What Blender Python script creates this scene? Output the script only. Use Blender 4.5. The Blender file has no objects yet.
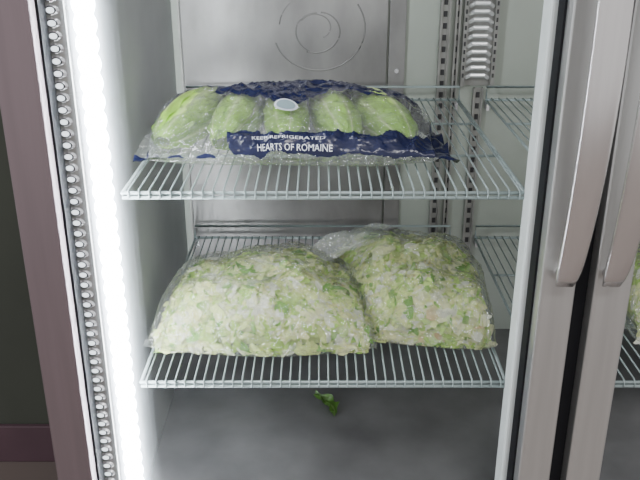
import bpy, bmesh, math, random
from mathutils import Vector, Matrix, noise
random.seed(7)
C = bpy.context.scene.collection
pi = math.pi

# ---------------------------------------------------------------- materials
def newmat(name):
    m = bpy.data.materials.new(name); m.use_nodes = True
    nt = m.node_tree; nt.nodes.clear()
    out = nt.nodes.new('ShaderNodeOutputMaterial')
    return m, nt, out
def N(nt, t, **kw):
    n = nt.nodes.new(t)
    for k, v in kw.items(): setattr(n, k, v)
    return n
def pbr(name, col, rough=.5, metal=0.0, var=0.0, nscale=20, bump=0.0, stretch=None, spec=.5, em=0):
    m, nt, out = newmat(name)
    b = N(nt, 'ShaderNodeBsdfPrincipled'); L = nt.links.new
    b.inputs['Roughness'].default_value = rough; b.inputs['Metallic'].default_value = metal
    b.inputs['Specular IOR Level'].default_value = spec
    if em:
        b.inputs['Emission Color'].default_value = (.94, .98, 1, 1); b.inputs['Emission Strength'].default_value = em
    tc = N(nt, 'ShaderNodeTexCoord'); mp = N(nt, 'ShaderNodeMapping')
    if stretch: mp.inputs['Scale'].default_value = stretch
    L(tc.outputs['Object'], mp.inputs['Vector'])
    nz = N(nt, 'ShaderNodeTexNoise'); nz.inputs['Scale'].default_value = nscale; nz.inputs['Detail'].default_value = 5
    L(mp.outputs[0], nz.inputs['Vector'])
    r = N(nt, 'ShaderNodeValToRGB')
    a = [max(0, c*(1-var)) for c in col]; z = [min(1, c*(1+var)) for c in col]
    r.color_ramp.elements[0].position = .3; r.color_ramp.elements[1].position = .7
    r.color_ramp.elements[0].color = (*a, 1); r.color_ramp.elements[1].color = (*z, 1)
    L(nz.outputs['Fac'], r.inputs[0]); L(r.outputs[0], b.inputs['Base Color'])
    if bump:
        bp = N(nt, 'ShaderNodeBump'); bp.inputs['Strength'].default_value = bump; bp.inputs['Distance'].default_value = .004
        L(nz.outputs['Fac'], bp.inputs['Height']); L(bp.outputs[0], b.inputs['Normal'])
    L(b.outputs[0], out.inputs[0])
    return m
def emis(name, col, s):
    m, nt, out = newmat(name); e = N(nt, 'ShaderNodeEmission')
    e.inputs[0].default_value = (*col, 1); e.inputs[1].default_value = s
    nt.links.new(e.outputs[0], out.inputs[0]); return m

M_steelL = pbr('steel_pink_reflection', (.25, .195, .21), .38, .55, .06, 60, .02, (1, 1, .05))  # left stile: pink reflection painted into the steel's base colour
M_steel = pbr('brushed_steel', (.62, .62, .61), .30, .8, .05, 80, .02, (1, 1, .04))
M_handle = pbr('satin_handle', (.76, .73, .72), .26, .90, .04, 90, .01, (1, 1, .03))
M_body = pbr('cabinet_paint', (.22, .21, .22), .5, 0, .05, 8)
M_liner = pbr('liner_aluminium', (.42, .435, .44), .45, .1, .12, 5, .02)
M_back = pbr('back_panel_metal', (.285, .282, .275), .32, .5, .40, 7.0, .06, (1, 1, .5))
M_backR = pbr('plain_back_metal', (.40, .44, .39), .45, .2, .06, 4)
M_floor_in = pbr('liner_floor', (.17, .17, .175), .35, .3, .38, 4.5, .02)
M_wire = pbr('epoxy_wire', (.34, .41, .41), .34, .1, .05, 50)
M_gasket = pbr('black_gasket', (.008, .008, .01), .6, 0, .1, 30, 0, None, .2)
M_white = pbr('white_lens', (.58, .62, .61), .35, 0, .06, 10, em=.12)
M_pil = pbr('zinc_pilaster', (.36, .36, .34), .35, .5, .2, 25)
M_pilB = pbr('bright_zinc', (.82, .84, .84), .25, .35, .1, 40)
M_chrome = pbr('chrome', (.8, .8, .82), .2, .8, .05, 40)
M_dark = pbr('slot_dark', (.03, .03, .032), .5)
M_led = emis('led_lens', (.90, .955, 1.0), 60)
M_wall = pbr('wall_paint', (.075, .082, .066), .75, 0, .12, 3, .05)
M_basebd = pbr('vinyl_baseboard', (.12, .07, .088), .5, 0, .1, 6)

def floor_mat():
    m, nt, out = newmat('floor_tile'); L = nt.links.new
    b = N(nt, 'ShaderNodeBsdfPrincipled'); b.inputs['Roughness'].default_value = .5
    tc = N(nt, 'ShaderNodeTexCoord'); br = N(nt, 'ShaderNodeTexBrick')
    br.offset = 0; br.inputs['Scale'].default_value = 1.0
    br.inputs['Brick Width'].default_value = .3; br.inputs['Row Height'].default_value = .3
    br.inputs['Mortar Size'].default_value = .004
    br.inputs['Color1'].default_value = (.21, .17, .15, 1); br.inputs['Color2'].default_value = (.19, .155, .14, 1)
    br.inputs['Mortar'].default_value = (.10, .08, .075, 1)
    L(tc.outputs['Object'], br.inputs['Vector']); L(br.outputs['Color'], b.inputs['Base Color']); L(b.outputs[0], out.inputs[0])
    return m
M_floor = floor_mat()

def bloom_shell_mat(name, fac):  # thin translucent mix for the added bloom shells
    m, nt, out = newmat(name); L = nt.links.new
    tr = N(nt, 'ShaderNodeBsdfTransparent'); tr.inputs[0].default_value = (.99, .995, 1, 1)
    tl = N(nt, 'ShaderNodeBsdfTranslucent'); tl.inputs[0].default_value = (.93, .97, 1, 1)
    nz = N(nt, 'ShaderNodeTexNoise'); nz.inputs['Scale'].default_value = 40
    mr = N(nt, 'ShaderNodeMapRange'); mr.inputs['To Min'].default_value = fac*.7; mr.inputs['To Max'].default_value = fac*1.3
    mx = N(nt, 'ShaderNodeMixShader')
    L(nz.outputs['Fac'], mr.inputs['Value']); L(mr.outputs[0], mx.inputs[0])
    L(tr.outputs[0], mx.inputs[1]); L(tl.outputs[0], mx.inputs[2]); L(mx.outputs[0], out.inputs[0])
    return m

def film_mat(name, haze=.05, gloss=.12, scale=35, dist=.02, crease=.08):
    m, nt, out = newmat(name); L = nt.links.new
    tr = N(nt, 'ShaderNodeBsdfTransparent'); tr.inputs[0].default_value = (.985, .99, .985, 1)
    gl = N(nt, 'ShaderNodeBsdfGlossy'); gl.inputs['Roughness'].default_value = .08
    df = N(nt, 'ShaderNodeBsdfDiffuse'); df.inputs[0].default_value = (.90, .94, .93, 1)
    tc = N(nt, 'ShaderNodeTexCoord')
    nz = N(nt, 'ShaderNodeTexNoise'); nz.inputs['Scale'].default_value = scale; nz.inputs['Detail'].default_value = 3
    nz.inputs['Distortion'].default_value = 2.0
    L(tc.outputs['Object'], nz.inputs['Vector'])
    sb = N(nt, 'ShaderNodeMath', operation='SUBTRACT'); sb.inputs[1].default_value = .5
    ab = N(nt, 'ShaderNodeMath', operation='ABSOLUTE')
    L(nz.outputs['Fac'], sb.inputs[0]); L(sb.outputs[0], ab.inputs[0])
    bp = N(nt, 'ShaderNodeBump'); bp.inputs['Strength'].default_value = 1.0; bp.inputs['Distance'].default_value = dist
    L(ab.outputs[0], bp.inputs['Height'])
    L(bp.outputs[0], gl.inputs['Normal'])
    fr = N(nt, 'ShaderNodeLayerWeight'); fr.inputs[0].default_value = .3; L(bp.outputs[0], fr.inputs['Normal'])
    mr = N(nt, 'ShaderNodeMapRange'); mr.inputs['To Min'].default_value = gloss*.3; mr.inputs['To Max'].default_value = .60
    L(fr.outputs['Fresnel'], mr.inputs['Value'])
    cr = N(nt, 'ShaderNodeMapRange'); cr.inputs['From Min'].default_value = 0; cr.inputs['From Max'].default_value = .018
    cr.inputs['To Min'].default_value = haze+crease; cr.inputs['To Max'].default_value = haze
    L(ab.outputs[0], cr.inputs['Value'])
    m1 = N(nt, 'ShaderNodeMixShader'); m2 = N(nt, 'ShaderNodeMixShader')
    L(mr.outputs[0], m1.inputs[0]); L(tr.outputs[0], m1.inputs[1]); L(gl.outputs[0], m1.inputs[2])
    L(cr.outputs[0], m2.inputs[0])
    L(m1.outputs[0], m2.inputs[1]); L(df.outputs[0], m2.inputs[2]); L(m2.outputs[0], out.inputs[0])
    return m
M_film = film_mat('clear_film', .03, .24, 15, .055, .14)
M_filmH = film_mat('hearts_film', .05, .30, 18, .045, .10)
M_neck = film_mat('neck_film', .18, .55, 20, .03)
M_navy = pbr('navy_print', (.010, .013, .045), .2, 0, .2, 30, .7)
M_print = pbr('white_print', (.74, .77, .82), .4)

def vcol_mat(name, rough=.4, trans=True):
    m, nt, out = newmat(name); L = nt.links.new
    b = N(nt, 'ShaderNodeBsdfPrincipled'); b.inputs['Roughness'].default_value = rough
    a = N(nt, 'ShaderNodeVertexColor'); a.layer_name = 'Col'
    nz = N(nt, 'ShaderNodeTexNoise'); nz.inputs['Scale'].default_value = 160; nz.inputs['Detail'].default_value = 3
    tc = N(nt, 'ShaderNodeTexCoord'); L(tc.outputs['Object'], nz.inputs['Vector'])
    mr = N(nt, 'ShaderNodeMapRange'); mr.inputs['To Min'].default_value = .85; mr.inputs['To Max'].default_value = 1.15
    L(nz.outputs['Fac'], mr.inputs['Value'])
    mx = N(nt, 'ShaderNodeVectorMath', operation='SCALE')
    L(a.outputs['Color'], mx.inputs[0]); L(mr.outputs[0], mx.inputs['Scale'])
    L(mx.outputs[0], b.inputs['Base Color'])
    bp = N(nt, 'ShaderNodeBump'); bp.inputs['Strength'].default_value = .35; bp.inputs['Distance'].default_value = .003
    L(nz.outputs['Fac'], bp.inputs['Height']); L(bp.outputs[0], b.inputs['Normal'])
    if trans:
        t = N(nt, 'ShaderNodeBsdfTranslucent'); L(mx.outputs[0], t.inputs[0])
        ms = N(nt, 'ShaderNodeMixShader'); ms.inputs[0].default_value = .3
        L(b.outputs[0], ms.inputs[1]); L(t.outputs[0], ms.inputs[2]); L(ms.outputs[0], out.inputs[0])
    else: L(b.outputs[0], out.inputs[0])
    return m
M_leaf = vcol_mat('lettuce_leaf')

# ---------------------------------------------------------------- helpers
def mk(name, verts, faces, mats, parent=None, smooth=False, origin=None, cols=None, fmat=None):
    o = Vector(origin) if origin is not None else Vector((0, 0, 0))
    me = bpy.data.meshes.new(name)
    me.from_pydata([tuple(Vector(v)-o) for v in verts], [], faces)
    for mm in (mats if isinstance(mats, list) else [mats]): me.materials.append(mm)
    if fmat: me.polygons.foreach_set('material_index', fmat)
    if smooth: me.polygons.foreach_set('use_smooth', [True]*len(me.polygons))
    if cols:
        ca = me.color_attributes.new('Col', 'FLOAT_COLOR', 'POINT')
        ca.data.foreach_set('color', [x for c in cols for x in (c[0], c[1], c[2], 1)])
    me.update()
    ob = bpy.data.objects.new(name, me); C.objects.link(ob); ob.location = o
    if parent: setpar(ob, parent)
    return ob
def wpos(o):
    p = Vector(o.location)
    return p if o.parent is None else p + (o.matrix_parent_inverse.to_translation() + wpos(o.parent))
def setpar(ob, parent):
    ob.parent = parent
    ob.matrix_parent_inverse = Matrix.Translation(-wpos(parent))
def empty(name, loc, parent=None):
    e = bpy.data.objects.new(name, None); e.empty_display_size = .05; C.objects.link(e); e.location = loc
    if parent: setpar(e, parent)
    return e
def boxdata(x0, x1, y0, y1, z0, z1, V, F):
    b = len(V)
    V += [(x0,y0,z0),(x1,y0,z0),(x1,y1,z0),(x0,y1,z0),(x0,y0,z1),(x1,y0,z1),(x1,y1,z1),(x0,y1,z1)]
    F += [(b,b+3,b+2,b+1),(b+4,b+5,b+6,b+7),(b,b+1,b+5,b+4),(b+1,b+2,b+6,b+5),(b+2,b+3,b+7,b+6),(b+3,b,b+4,b+7)]
def box(name, x0, x1, y0, y1, z0, z1, mat, parent=None, bev=0.0):
    V, F = [], []; boxdata(x0, x1, y0, y1, z0, z1, V, F)
    ob = mk(name, V, F, mat, parent, False, ((x0+x1)/2, (y0+y1)/2, z0))
    if bev:
        m = ob.modifiers.new('bev', 'BEVEL'); m.width = bev; m.segments = 3
    return ob
def tube(V, F, pts, r, seg=8):
    pts = [Vector(p) for p in pts]; b = len(V)
    for i, p in enumerate(pts):
        d = (pts[min(i+1, len(pts)-1)] - pts[max(i-1, 0)]).normalized()
        up = Vector((0, 0, 1)) if abs(d.z) < .9 else Vector((1, 0, 0))
        a = d.cross(up).normalized(); c = d.cross(a)
        for k in range(seg):
            t = 2*pi*k/seg; V.append(tuple(p + a*math.cos(t)*r + c*math.sin(t)*r))
    for i in range(len(pts)-1):
        for k in range(seg):
            k2 = (k+1) % seg
            F.append((b+i*seg+k, b+i*seg+k2, b+(i+1)*seg+k2, b+(i+1)*seg+k))
    F.append(tuple(b+k for k in range(seg))[::-1]); F.append(tuple(b+(len(pts)-1)*seg+k for k in range(seg)))

# ---------------------------------------------------------------- room
def struct(o): o['kind'] = 'structure'; return o
fl = struct(box('floor', -2.5, 3, -2.2, 1.95, -.05, 0, M_floor)); fl['label'] = 'brown tiled room floor'
w = struct(box('wall_back', -2.5, 3, 1.87, 1.95, 0, 2.8, M_wall)); w['label'] = 'dark olive painted wall behind the cooler'
bb = struct(box('baseboard_back', -2.5, -.42, 1.855, 1.87, 0, .12, M_basebd, None, .003)); bb['label'] = 'mauve vinyl baseboard'

# ---------------------------------------------------------------- cooler
Z1, Z2, ZF, ZT = 1.067, .739, .47, 1.98
cooler = empty('display_cooler', (.373, 1.4, 0))
cooler['label'] = 'upright two-door refrigerated display cooler with stainless steel frame'
cooler['category'] = 'refrigerator'
XL, XR = -.32, 1.07
V, F = [], []
boxdata(-.412, XL-.004, 1.12, 1.85, .1, 2.12, V, F)
boxdata(XR+.004, 1.158, 1.12, 1.85, .1, 2.12, V, F)
boxdata(XL-.004, XR+.004, 1.79, 1.85, .1, 2.12, V, F)
boxdata(XL-.004, XR+.004, 1.12, 1.79, ZT+.004, 2.12, V, F)
boxdata(XL-.004, XR+.004, 1.12, 1.79, .1, ZF-.01, V, F)
boxdata(-.38, 1.13, 1.16, 1.82, 0, .1, V, F)
mk('cabinet_body', V, F, M_body, cooler, origin=(.373, 1.5, .1))
box('liner_side', XL-.004, XL, 1.12, 1.79, ZF, ZT, M_liner, cooler)
box('liner_side', XR, XR+.004, 1.12, 1.79, ZF, ZT, M_liner, cooler)
box('liner_back', XL, XR, 1.78, 1.79, ZF, ZT, M_backR, cooler)
box('liner_floor', XL, XR, 1.12, 1.78, ZF-.01, ZF, M_floor_in, cooler)
box('liner_ceiling', XL, XR, 1.12, 1.78, ZT, ZT+.004, M_liner, cooler)
for a, b in ((-.300, .146), (.50, .96)):
    box('air_duct_panel', a, b, 1.765, 1.78, ZF+.06, ZT-.05, M_back, cooler, .002)
box('duct_flange', .150, .186, 1.770, 1.78, ZF+.02, ZT-.05, M_back, cooler, .0015)
V, F = [], []
cx, cz = -.005, 1.21
def arc(r, a0, a1, rr, grow=0):
    n = 30
    pts = [(cx+(r+grow*i/n)*1.12*math.cos(a0+(a1-a0)*i/n), 1.7658, cz+(r+grow*i/n)*math.sin(a0+(a1-a0)*i/n)) for i in range(n+1)]
    tube(V, F, pts, rr, 6)
arc(.086, -2.8, .6, .0020, .006); arc(.080, 1.0, 3.0, .0016, -.006)
arc(.052, -2.0, 1.4, .0018, -.016); arc(.034, 1.6, 4.4, .0018, .014); arc(.020, -1, 2.6, .0016, .016)
g = mk('embossed_emblem', V, F, M_back, cooler, True, (cx, 1.765, cz-.09))
for zz in (1.30, 1.12, .85, .60):
    V, F = [], []; tube(V, F, [(.168, 1.771, zz), (.168, 1.766, zz)], .005, 12)
    mk('screw', V, F, M_chrome, cooler, False, (.168, 1.768, zz))
def pilaster(x, wd, ladder, za, zb):
    V, F, fm = [], [], []
    y1 = 1.778; d = .018 if ladder else .010
    ed = .008 if ladder else .004
    boxdata(x-wd/2, x+wd/2, y1-.003, y1, za, zb, V, F)
    boxdata(x-wd/2, x-wd/2+ed, y1-d, y1, za, zb, V, F)
    boxdata(x+wd/2-ed, x+wd/2, y1-d, y1, za, zb, V, F)
    fm = [0]*len(F)
    z = za+.02
    while z < zb-.02:
        n0 = len(F)
        if ladder:
            for s_ in (-1, 1):
                boxdata(x+s_*(wd/2-.004)-.002, x+s_*(wd/2-.004)+.002, y1-d-.0008, y1-d+.001, z, z+.009, V, F)
            fm += [2]*(len(F)-n0); n0 = len(F)
            tube(V, F, [(x-wd*.34, y1-.006, z-.003), (x-wd*.2, y1-.013, z+.004), (x+wd*.2, y1-.013, z+.004), (x+wd*.34, y1-.006, z-.003)], .0048, 8)
            fm += [1]*(len(F)-n0)
            z += .017
        else:
            boxdata(x-.004, x+.004, y1-.0045, y1-.003, z, z+.012, V, F)
            fm += [2]*(len(F)-n0); z += .025
    return mk('shelf_pilaster', V, F, [M_pil, M_pilB, M_dark], cooler, False, (x, y1, za), None, fm)
pilaster(.270, .022, False, ZF+.02, ZT-.02); pilaster(.346, .074, True, Z1+.02, ZT-.02)
pilaster(.352, .022, False, ZF+.02, Z1+.015)
pilaster(-.296, .02, False, ZF+.02, ZT-.02); pilaster(.297, .012, False, ZF+.02, ZT-.02)

box('front_jamb', -.412, -.322, 1.095, 1.12, .1, 2.12, M_body, cooler, .002)
box('front_jamb', XR+.01, 1.158, 1.075, 1.12, .1, 2.12, M_body, cooler, .002)
box('centre_mullion', .338, .438, 1.078, 1.125, .1, 2.12, M_body, cooler, .003)
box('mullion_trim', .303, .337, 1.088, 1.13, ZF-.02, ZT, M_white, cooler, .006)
box('header', XL, XR, 1.08, 1.12, ZT-.03, 2.12, M_body, cooler)
box('sill', XL, XR, 1.08, 1.12, .1, ZF-.03, M_body, cooler)

led = empty('led_light', (-.33, 1.08, ZF), cooler)
V, F = [], []
n = 20; lx, ly = -.312, 1.092
nz_ = 420; z0_, z1_ = ZF-.02, ZT-.04
for j in range(nz_+1):
    z = z0_+(z1_-z0_)*j/nz_; g_ = .66+.34*abs(math.cos(pi*(z-z0_)/.026))**.6
    for k in range(n):
        t = 2*pi*k/n; V.append((lx-.0155*g_*math.cos(t), ly-.0125*g_*math.sin(t), z))
for j in range(nz_):
    for k in range(n): F.append((j*n+k, j*n+(k+1) % n, (j+1)*n+(k+1) % n, (j+1)*n+k))
F.append(tuple(range(n))); F.append(tuple(range(nz_*n, (nz_+1)*n)))
mk('led_lens', V, F, M_led, led, True, (lx, ly, ZF-.02))
for ra, rb, fc in ((.0175, .016, .06), (.021, .018, .045), (.025, .020, .032), (.030, .022, .024), (.036, .024, .018), (.043, .025, .012)):  # added translucent shells imitating the bloom around the LED, no real cover
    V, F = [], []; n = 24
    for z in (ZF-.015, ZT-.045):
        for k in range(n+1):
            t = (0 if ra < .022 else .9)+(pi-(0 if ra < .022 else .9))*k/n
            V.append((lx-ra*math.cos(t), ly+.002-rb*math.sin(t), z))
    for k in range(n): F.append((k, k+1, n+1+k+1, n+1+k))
    mk('led_bloom_shell', V, F, bloom_shell_mat('led_bloom_shell', fc), led, True, (lx, ly, ZF-.015))
V, F, fm = [], [], []
boxdata(-.368, -.334, 1.078, 1.084, ZF-.02, ZT-.04, V, F); fm += [0]*6
z = ZF
while z < ZT-.06:
    cxx = -.351; m = 12; ring = []
    for (rx, rz, yy) in ((.0115, .0075, 1.0775), (.008, .0055, 1.0745), (.0055, .004, 1.075)):
        ring.append(len(V))
        for k in range(m):
            t = 2*pi*k/m; V.append((cxx+rx*math.cos(t), yy, z+rz*math.sin(t)))
    for j in range(2):
        for k in range(m):
            k2 = (k+1) % m
            F.append((ring[j]+k, ring[j]+k2, ring[j+1]+k2, ring[j+1]+k)); fm.append(1 if j == 0 else 2)
    F.append(tuple(ring[2]+k for k in range(m))); fm.append(3)
    z += .0165
mk('led_reflector_strip', V, F, [M_pil, M_chrome, M_dark, emis('diode_glow', (.86, .94, 1), 2.5)], led, False, (-.352, 1.08, ZF-.02), None, fm)

# ---------------------------------------------------------------- doors
def handle(x, parent):
    V, F = [], []; n = 48; m = 16
    for i in range(n+1):
        t = i/n; z = .966 + .66*t
        off = .056*(math.sin(pi*min(max(t*.99+.005, 0), 1)))**.62
        y = 1.006 - off
        e = min(1, min(t, 1-t)/.05)
        wd = (.0155+.0055*math.sin(pi*t)**.7)*(.80+.20*e**.6); th = .0055*(.7+.3*e)
        for k in range(m):
            a = 2*pi*k/m; c_, s_ = math.cos(a), math.sin(a)
            V.append((x+wd*math.copysign(abs(c_)**.4, c_), y+th*math.copysign(abs(s_)**.7, s_), z))
    for i in range(n):
        for k in range(m):
            k2 = (k+1) % m; F.append((i*m+k, i*m+k2, (i+1)*m+k2, (i+1)*m+k))
    F.append(tuple(range(m))[::-1]); F.append(tuple(n*m+k for k in range(m)))
    for zc in (.978, 1.614):
        tube(V, F, [(x, .998, zc), (x, 1.0205, zc)], .0085, 14)
    ob = mk('door_handle', V, F, M_handle, parent, True, (x, 1.0, .968))
    ob['label'] = 'bowed satin stainless pull handle'
    return ob
def door(x0, x1, ml, mr, lw, rw, hx):
    d = empty('cooler_door', ((x0+x1)/2, 1.04, .12), cooler)
    y0, y1 = 1.02, 1.068
    box('door_stile', x0, x0+lw, y0, y1, .12, 2.1, ml, d, .003)
    box('door_stile', x1-rw, x1, y0, y1, .12, 2.1, mr, d, .003)
    box('door_rail', x0+lw, x1-rw, y0, y1, 2.03, 2.1, mr, d, .003)
    box('door_rail', x0+lw, x1-rw, y0, y1, .12, .40, mr, d, .003)
    for a in (x0+lw, x1-rw-.003):
        box('door_gasket', a, a+.003, 1.045, y1+.006, .40, 2.03, M_gasket, d)
    handle(hx, d)
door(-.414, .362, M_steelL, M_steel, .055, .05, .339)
door(.388, 1.158, M_steel, M_steel, .053, .055, .404)
box('meeting_gasket', .3625, .3875, 1.045, 1.077, .12, 2.1, M_gasket, cooler)

# ---------------------------------------------------------------- shelves
def shelf(x0, x1, z):
    sh = empty('wire_shelf', ((x0+x1)/2, 1.43, z), cooler)
    sh['label'] = 'pale grey-green coated wire shelf'
    yf, yb = 1.12, 1.745
    V, F = [], []
    n = 38
    for i in range(n):
        x = x0 + .010 + (x1-x0-.02)*i/(n-1)
        tube(V, F, [(x, yb, z-.002), (x, yf+.006, z-.002), (x, yf+.001, z-.004), (x, yf, z-.010), (x, yf, z-.014)], .0015, 7)
    mk('wire_grid', V, F, M_wire, sh, True, ((x0+x1)/2, 1.43, z))
    V, F = [], []
    tube(V, F, [(x0, yf+.004, z-.007), (x1, yf+.004, z-.007)], .0026, 10)
    tube(V, F, [(x0, yf+.003, z-.014), (x1, yf+.003, z-.014)], .0028, 10)
    tube(V, F, [(x0, yb, z-.006), (x1, yb, z-.006)], .0030, 10)
    tube(V, F, [(x0, yb, z-.006), (x0, yb+.004, z+.022), (x1, yb+.004, z+.022), (x1, yb, z-.006)], .0026, 10)
    for x in (x0, x1):
        tube(V, F, [(x, yf+.004, z-.008), (x, yb, z-.008)], .0028, 10)
    for y in (yf+.2, yf+.42):
        tube(V, F, [(x0, y, z-.008), (x1, y, z-.008)], .0025, 8)
    mk('shelf_frame', V, F, M_wire, sh, True, ((x0+x1)/2, 1.43, z-.01))
    for x in (x0+.002, x1-.008):
        box('shelf_clip', x, x+.006, 1.745, 1.777, z-.03, z-.012, M_chrome, sh)
for z in (Z1, Z2):
    shelf(-.294, .306, z); shelf(.366, 1.03, z)

# ---------------------------------------------------------------- bags
class Pillow:
    def __init__(s, corners, z, h, seam=.018, seed=0, lump=.008, p=.62, q=.5, freq=14, hf=None, rnd=0):
        s.c = [Vector((a, b)) for a, b in corners]; s.z = z; s.h = h; s.seam = seam; s.seed = seed
        s.lump = lump; s.p = p; s.q = q; s.freq = freq; s.hf = hf; s.rnd = rnd
    def xy(s, a, b):
        fl, fr, br, bl = s.c
        return (fl*(1-a)+fr*a)*(1-b) + (bl*(1-a)+br*a)*b
    def pt(s, u, t, crinkle=0, off=0, inset=0):
        uc, tc = min(max(u, 0), 1), min(max(t, 0), 1)
        a, b = (1-math.cos(pi*uc))/2, (1-math.cos(pi*tc))/2
        if s.rnd:
            A, B = 2*a-1, 2*b-1
            k = 1-s.rnd*(A*A*B*B)
            a, b = .5+.5*A*k, .5+.5*B*k
        a = .5+(a-.5)*(1-inset); b = .5+(b-.5)*(1-inset)
        a += (u-uc); b += (t-tc)
        P = s.xy(a, b)
        sh = max(0, math.sin(pi*tc))**s.p * max(0, math.sin(pi*uc))**s.q
        nv = noise.noise(Vector((P.x*s.freq, P.y*s.freq, s.seed)))
        wob = noise.noise(Vector((P.x*9+3, P.y*9, s.seed+5)))*.014
        P = P + Vector((wob, -wob*.6))
        hh = s.h*(s.hf(uc, b) if s.hf else 1)
        z = s.seam + (hh-s.seam)*sh + s.lump*nv*sh*1.5
        if crinkle:
            v = Vector((P.x*38, P.y*38, z*38+s.seed))
            r = noise.ridged_multi_fractal(v, .9, 2.1, 4, .9, 2.0)
            z += crinkle*(r-1.0)*(.4+.6*sh)
            if u != uc or t != tc:
                e = abs(u-uc)+abs(t-tc)
                z += noise.noise(Vector((P.x*45, P.y*45, s.seed+9)))*(.008+.12*e)
        z += off*(.3+.7*sh)
        P3 = Vector((P.x, P.y, s.z+max(z, .0035)))
        if off:
            d = Vector((a-.5, b-.5))
            ax = (s.c[1]-s.c[0]).normalized(); ay = (s.c[3]-s.c[0]).normalized()
            P3.x += (ax.x*d.x+ay.x*d.y)*off*2; P3.y += (ax.y*d.x+ay.y*d.y)*off*2
        return P3
    def film(s, name, mats, nu, nt_, ext, crinkle, off, parent, matfn=None, flapfn=None):
        eL, eR, eF, eB = ext
        V, F, fm = [], [], []
        us = [-eL+(1+eL+eR)*i/nu for i in range(nu+1)]; ts = [-eF+(1+eF+eB)*j/nt_ for j in range(nt_+1)]
        for t in ts:
            for u in us:
                p = s.pt(u, t, crinkle, off)
                if flapfn: p = flapfn(p, u, t)
                V.append(tuple(p))
        for j in range(nt_):
            for i in range(nu):
                a = j*(nu+1)+i; F.append((a, a+1, a+nu+2, a+nu+1))
                fm.append(matfn((us[i]+us[i+1])/2, (ts[j]+ts[j+1])/2) if matfn else 0)
        b0 = len(V); m = 24
        for j in range(m+1):
            for i in range(m+1):
                p = s.pt(i/m, j/m, 0, off); zz = (s.seam*(1-math.sin(pi*i/m)*math.sin(pi*j/m))**4)
                V.append((p.x, p.y, s.z+.002+zz*.8))
        for j in range(m):
            for i in range(m):
                a = b0+j*(m+1)+i; F.append((a, a+m+1, a+m+2, a+1)); fm.append(0)
        c = s.xy(.5, .5)
        return mk(name, V, F, mats, parent, True, (c.x, c.y, s.z), None, fm)

PAL = [((.93, .96, .58), 28), ((.98, .98, .80), 26), ((.82, .93, .38), 25), ((.93, .90, .44), 9), ((.52, .76, .16), 13), ((.22, .48, .06), 6), ((.74, .54, .28), 1.0)]
def pick(gr=0):
    ws = [w*(1+gr*(1.9 if i in (2, 4, 5) else -.8)) for i, (_, w) in enumerate(PAL)]
    r = random.uniform(0, sum(ws))
    for (c, _), w in zip(PAL, ws):
        r -= w
        if r <= 0: return c
    return PAL[0][0]
def shredded(P, n, parent, seed):
    random.seed(seed)
    V, F, K = [], [], []
    m1, m2 = 60, 50
    for j in range(m2+1):
        for i in range(m1+1):
            p = P.pt(i/m1, j/m2, 0, -.012, .05)
            V.append(tuple(p)); g = noise.noise(p*60)*.5+.5
            K.append((.54+.25*g, .66+.25*g, .20+.22*g))
    for j in range(m2):
        for i in range(m1):
            a = j*(m1+1)+i; F.append((a, a+1, a+m1+2, a+m1+1))
    b0 = len(V)
    for j in range(13):
        for i in range(13):
            p = P.pt(i/12, j/12, 0, -.012, .05); V.append((p.x, p.y, P.z+.006)); K.append((.6, .65, .4))
    for j in range(12):
        for i in range(12):
            a = b0+j*13+i; F.append((a, a+13, a+14, a+1))
    for q_ in range(n):
        u = random.uniform(.0, 1); t = random.uniform(.0, 1)
        if random.random() < .5: t = random.uniform(.0, .35)
        dp = -random.uniform(.0, .010)
        p = P.pt(u, t, 0, -.005+dp, .03)
        gr = max(0, min(1, noise.noise(Vector((p.x*20, p.y*20, seed+p.z*20)))*2.6))
        e = .02
        ue = u+e if u < .5 else u-e; te = t+e if t < .5 else t-e
        du = P.pt(ue, t, 0, -.006, .03)-P.pt(u, t, 0, -.006, .03); dt = P.pt(u, te, 0, -.006, .03)-P.pt(u, t, 0, -.006, .03)
        nrm = du.cross(dt)
        if nrm.length < 1e-9: continue
        nrm.normalize()
        if nrm.z < 0: nrm = -nrm
        if t < .03: p.z = P.z + random.uniform(.006, .022)
        nrm = (nrm + Vector([random.gauss(0, .15) for _ in range(3)])).normalized()
        ang = random.uniform(0, 2*pi)
        a = nrm.orthogonal().normalized(); b = nrm.cross(a)
        d1 = a*math.cos(ang)+b*math.sin(ang); d2 = nrm.cross(d1)
        big = random.random() < .32
        Ln = random.uniform(.022, .046) if big else random.uniform(.012, .030)
        Wd = random.uniform(.012, .024) if big else random.uniform(.004, .010)
        curl = random.uniform(-.35, .08); bend = random.uniform(-.8, .8)
        col = pick(gr); col2 = pick(gr) if random.random() < .5 else col
        s0 = len(V)
        for i in range(6):
            f = i/5-.5
            ww = Wd*(1-.6*abs(f*2)**2)*random.uniform(.65, 1.3)
            for k in (-1, 0, 1):
                q = p + d1*(f*Ln) + d2*(k*ww*.5 + bend*f*f*Ln) + nrm*(curl*f*f*Ln*.9 + (.0020 if k else 0)*random.uniform(-1.4, 1))
                if q.z < P.z+.004: q.z = P.z+.004
                V.append(tuple(q))
                mm = (i/5); c = [col[x]*(1-mm)+col2[x]*mm for x in range(3)]
                if k == 0: c = [min(.97, x*1.08+.02) for x in c]
                K.append(c)
        for i in range(5):
            for k in range(2):
                x = s0+i*3+k; F.append((x, x+1, x+4, x+3))
    c = P.xy(.5, .5)
    ob = mk('shredded_lettuce', V, F, M_leaf, parent, True, (c.x, c.y, P.z), K)
    ob['kind'] = 'stuff'
    ob['label'] = 'pale green and white chopped lettuce pieces'
    return ob

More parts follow.
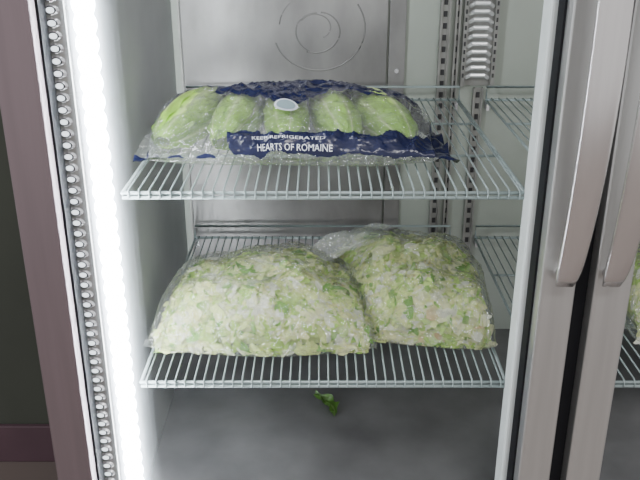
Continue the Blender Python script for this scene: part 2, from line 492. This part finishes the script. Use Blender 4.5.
def lettuce_bag(corners, z, h, seed, label, ext, hf=None, flapfn=None, n=3600, **kw):
    P = Pillow(corners, z, h, seed=seed, hf=hf, **kw)
    c = P.xy(.5, .5)
    e = empty('lettuce_bag', (c.x, c.y, z)); e['label'] = label; e['category'] = 'bag of lettuce'
    e['group'] = 'bags of chopped lettuce on the wire shelf'
    shredded(P, n, e, seed)
    f = P.film('plastic_film', [M_film], 150, 130, ext, .009, .003, e, None, flapfn)
    f['label'] = 'crinkled clear plastic film'
    return e
def hfA(u, b): return .76+.28*math.sin(pi*min(1, u*.9+.05)) + .10*b - .06*u*b
lettuce_bag([(-.300, 1.180), (.104, 1.178), (.075, 1.46), (-.258, 1.47)], Z2, .117, 11,
            'clear plastic bag of chopped lettuce, plump, slumping beside another bag', (.025, .012, .018, .02), hfA, None, p=.66, q=.52, lump=.017, rnd=.06, seam=.026)
def flapB(p, u, t):
    if t > 1: p.z += (t-1)*.35*(1-u); p.x += noise.noise(Vector((u*9, t*20, 1)))*.01
    return p
def hfB(u, b): return .88+.22*b+.04*u+.03*math.sin(pi*u)
bagB = lettuce_bag([(.085, 1.225), (.300, 1.195), (.305, 1.50), (.005, 1.55)], Z2, .125, 23,
            'clear plastic bag of chopped lettuce with loose gathered plastic', (.02, .010, .016, .03), hfB, flapB, n=3200, lump=.017, p=.62, q=.36, rnd=.06)
V, F = [], []; nu, nv = 60, 24
for j in range(nv+1):
    s = j/nv
    for i in range(nu+1):
        w_ = i/nu*2-1
        half = .028+.052*s**.8
        base = Vector((.130, 1.455, Z2+.126)); d = Vector((-.135, -.015, .0)); sd = Vector((.45, .88, .06))
        fold = math.sin(w_*13+noise.noise(Vector((w_*2, s*2, 3)))*3)*(.003+.006*s)
        p = base + d*s*(1-.2*w_*w_) + sd*(w_*half) + Vector((0, 0, fold-.020*s*s - .02*w_*w_*s + .010*noise.noise(Vector((w_*4, s*5, 8)))))
        p.x += .010*noise.noise(Vector((w_*6, s*4, 2)))
        V.append(tuple(p))
for j in range(nv):
    for i in range(nu):
        a = j*(nu+1)+i; F.append((a, a+1, a+nu+2, a+nu+1))
nk = mk('gathered_neck', V, F, M_neck, bagB, True, (.085, 1.475, Z2+.118)); nk['label'] = 'loose gathered clear plastic'
lettuce_bag([(.555, 1.22), (.86, 1.21), (.86, 1.50), (.56, 1.50)], Z2, .13, 31,
            'clear plastic bag of chopped lettuce behind the second door', (.01, .01, .01, .02), None, None, n=1500)

# ---- romaine hearts and their bag
HP = Pillow([(-.272, 1.222), (.185, 1.212), (.165, 1.50), (-.272, 1.50)], Z1, .100, seed=3, lump=.006, seam=.018, p=.78, q=.36,
            hf=lambda u, b: (.72+.40*b)*((.92+.08*u if u < .6 else .97-.18*max(0, u-.6))) + .045*abs(math.sin(pi*(u*5.6+.1))))
def heart(seed):
    random.seed(seed); V, F, K = [], [], []
    Lh = .235; R = .0355
    def leaf(phi, r0, half, s0, s1, curlout, tint):
        b = len(V); m, nn = 26, 14
        for i in range(m+1):
            s = i/m; sl = s0+(s1-s0)*s
            x_ = min(1, sl*.93+.05)
            prof = 1.03*math.sin(pi*x_)**.5
            for k in range(nn+1):
                w = k/nn*2-1
                wd = half*(.85+.35*s if s < .8 else .85+.28-(s-.8)*1.6)
                th = phi + w*wd
                ruff = (abs(w)**2)*(s**1.3)*.004*math.sin(s*26+w*3+seed+phi*5)
                rr = R*prof*r0 + curlout*s*s + ruff*min(1, prof*1.3) - .003*(1-abs(w))*s*prof + (.0026*math.exp(-(w/.13)**2)*(1-s*.7))*prof
                ycl = (sl-.5)*Lh
                V.append((rr*math.sin(th)*1.06, ycl, rr*math.cos(th)))
                rib = math.exp(-(w/(.22*(1-.75*s)+.03))**2)
                vein = .5+.5*math.sin(abs(w)*10 - s*34)
                gs = min(1, s*1.1)
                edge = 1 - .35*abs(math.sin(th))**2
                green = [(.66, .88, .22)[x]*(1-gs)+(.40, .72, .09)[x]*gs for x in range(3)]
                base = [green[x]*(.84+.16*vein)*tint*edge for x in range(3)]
                whit = (.84, .95, .48)
                f = min(1, rib*.75+max(0, .2-s)*1.8)
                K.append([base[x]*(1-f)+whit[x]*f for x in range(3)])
        for i in range(m):
            for k in range(nn):
                a = b+i*(nn+1)+k; F.append((a, a+1, a+nn+2, a+nn+1))
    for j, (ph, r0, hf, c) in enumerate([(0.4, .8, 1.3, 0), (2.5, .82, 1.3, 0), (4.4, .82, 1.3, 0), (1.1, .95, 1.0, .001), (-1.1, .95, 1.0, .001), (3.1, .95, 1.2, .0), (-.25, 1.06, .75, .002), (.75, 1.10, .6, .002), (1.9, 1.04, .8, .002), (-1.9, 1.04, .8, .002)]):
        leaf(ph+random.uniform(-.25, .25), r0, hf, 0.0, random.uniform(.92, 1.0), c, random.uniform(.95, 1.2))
    return V, F, K
specs = [(-.226, 1.372, -.30, 5), (-.142, 1.37, -.16, 6), (-.058, 1.372, .04, 7), (.026, 1.37, .20, 8), (.110, 1.368, .30, 9)]
for (x, y, rz, sd) in specs:
    V, F, K = heart(sd)
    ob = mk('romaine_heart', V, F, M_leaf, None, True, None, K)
    ob.location = (x, y, Z1+.045); ob.rotation_euler = (-.12, 0, rz+pi)
    ob['label'] = 'pale green romaine lettuce heart inside a clear printed bag'
    ob['category'] = 'lettuce'; ob['group'] = 'romaine hearts in the printed bag'
hb = empty('romaine_bag', (-.05, 1.37, Z1))
hb['label'] = 'clear crinkled plastic bag with navy print, full of romaine'
hb['category'] = 'bag of lettuce'
def navy(u, t):
    w1 = noise.noise(Vector((u*9, t*9, 2)))*.03
    w2 = noise.noise(Vector((u*22, t*12, 6)))*.03
    w3 = noise.noise(Vector((u*14, 3, 1)))*.05
    if .36+w1*.6 < u < 1.06 and t < .19+w3+(.12*max(0, (u-.82)/.18) if u > .82 else 0) and t > .005+w2+(.015 if u < .7 else .005): return 1
    if .03 < u < .36 and .0 < t < .008+w2: return 1
    if u > .965+w1 and t < .75: return 1
    if .30+w1 < u < .97 and t > .53+w1*.6 - .15*math.exp(-((u-.49)/.07)**2): return 1
    if u < .31 and t > .66+w1*1.2 and u > .02: return 1
    if u < .06+w1*.4 and (t > .62 or t < .10): return 1
    return 0
CR = .0066
f = HP.film('plastic_film', [M_filmH, M_navy], 320, 180, (.045, .060, .034, .02), CR, .004, hb, navy)
f['label'] = 'crinkled clear film with navy blue printed bands'
def surf_text(body, u0, u1, t0, t1, name, mat=M_print):
    cu = bpy.data.curves.new('tmp', 'FONT'); cu.body = body; cu.resolution_u = 2
    to = bpy.data.objects.new('tmp', cu); C.objects.link(to)
    bpy.context.view_layer.update()
    me = bpy.data.meshes.new_from_object(to.evaluated_get(bpy.context.evaluated_depsgraph_get()))
    bpy.data.objects.remove(to)
    bm = bmesh.new(); bm.from_mesh(me)
    bmesh.ops.triangulate(bm, faces=bm.faces)
    bmesh.ops.subdivide_edges(bm, edges=[e for e in bm.edges if e.calc_length() > .12], cuts=2)
    xs = [v.co.x for v in bm.verts]; ys = [v.co.y for v in bm.verts]
    xa, xb, ya, yb = min(xs), max(xs), min(ys), max(ys)
    for v in bm.verts:
        u = u0+(u1-u0)*(v.co.x-xa)/(xb-xa); t = t0+(t1-t0)*(v.co.y-ya)/(yb-ya)
        v.co = HP.pt(u, t, CR*.3, .004) + Vector((0, -.0070, .0042)) - Vector((-.05, 1.37, Z1))
    bm.normal_update()
    me2 = bpy.data.meshes.new(name); bm.to_mesh(me2); bm.free(); me2.materials.append(mat)
    ob = bpy.data.objects.new(name, me2); C.objects.link(ob); ob.location = (-.05, 1.37, Z1); setpar(ob, hb)
    return ob
surf_text('HEARTS OF ROMAINE', .426, .585, .034, .084, 'printed_lettering')
surf_text('KEEP REFRIGERATED', .415, .570, .120, .142, 'printed_lettering')
def oval(u, t, ru, rt, mat, lift, name):
    V = [HP.pt(u, t, 0, .009)+Vector((0, -.001-lift, .0015+lift))]; F = []
    m = 28
    for k in range(m):
        a = 2*pi*k/m; V.append(HP.pt(u+ru*math.cos(a), t+rt*math.sin(a), 0, .009)+Vector((0, -.001-lift, .0015+lift)))
    for k in range(m): F.append((0, 1+k, 1+(k+1) % m))
    return mk(name, V, F, mat, hb, True, (-.05, 1.37, Z1))
oval(.485, .355, .024, .042, M_print, 0, 'oval_emblem')
oval(.485, .355, .019, .033, pbr('emblem_grey', (.25, .33, .36), .4), .001, 'oval_emblem_centre')

# ---- fallen leaf
V, F, K = [], [], []
for i in range(15):
    s = i/14
    for k in range(9):
        w_ = k/8*2-1
        wd = .012*math.sin(pi*min(1, s*.85+.08))**.7*(1+.35*math.sin(s*19+w_*2))
        V.append((w_*wd+.012*math.sin(s*4), -.038+.076*s, .006+.010*w_*w_+.012*s*s+.004*math.sin(s*15+w_*4)*abs(w_)))
        K.append((.09, .20, .035) if abs(w_) > .2 else (.22, .36, .12))
for i in range(14):
    for k in range(8):
        a = i*9+k; F.append((a, a+1, a+10, a+9))
lf = mk('lettuce_leaf', V, F, M_leaf, None, True, None, K)
lf.location = (.012, 1.435, ZF-.0045); lf.rotation_euler = (0, 0, .5)
lf['label'] = 'small torn green lettuce leaf fallen on the cooler floor'; lf['category'] = 'lettuce leaf'

# ---------------------------------------------------------------- light
wd = bpy.data.worlds.new('World'); bpy.context.scene.world = wd; wd.use_nodes = True
bg = wd.node_tree.nodes['Background']; bg.inputs[0].default_value = (.95, .95, .96, 1); bg.inputs[1].default_value = .82
def area(name, loc, rot, sx, sy, e, col=(1, 1, 1)):
    l = bpy.data.lights.new(name, 'AREA'); l.shape = 'RECTANGLE'; l.size = sx; l.size_y = sy; l.energy = e; l.color = col
    o = bpy.data.objects.new(name, l); C.objects.link(o); o.location = loc; o.rotation_euler = rot; return o
area('ceiling_lamp', (.6, -.6, 2.75), (0, 0, 0), 1.6, .5, 50, (1, .98, .97))

cam = bpy.data.cameras.new('camera'); co = bpy.data.objects.new('camera', cam); C.objects.link(co)
cam.sensor_width = 36; cam.lens = 45; cam.clip_start = .01
co.location = (0, 0, 1.45); co.rotation_euler = (math.radians(90-22.5), 0, 0)
bpy.context.scene.camera = co
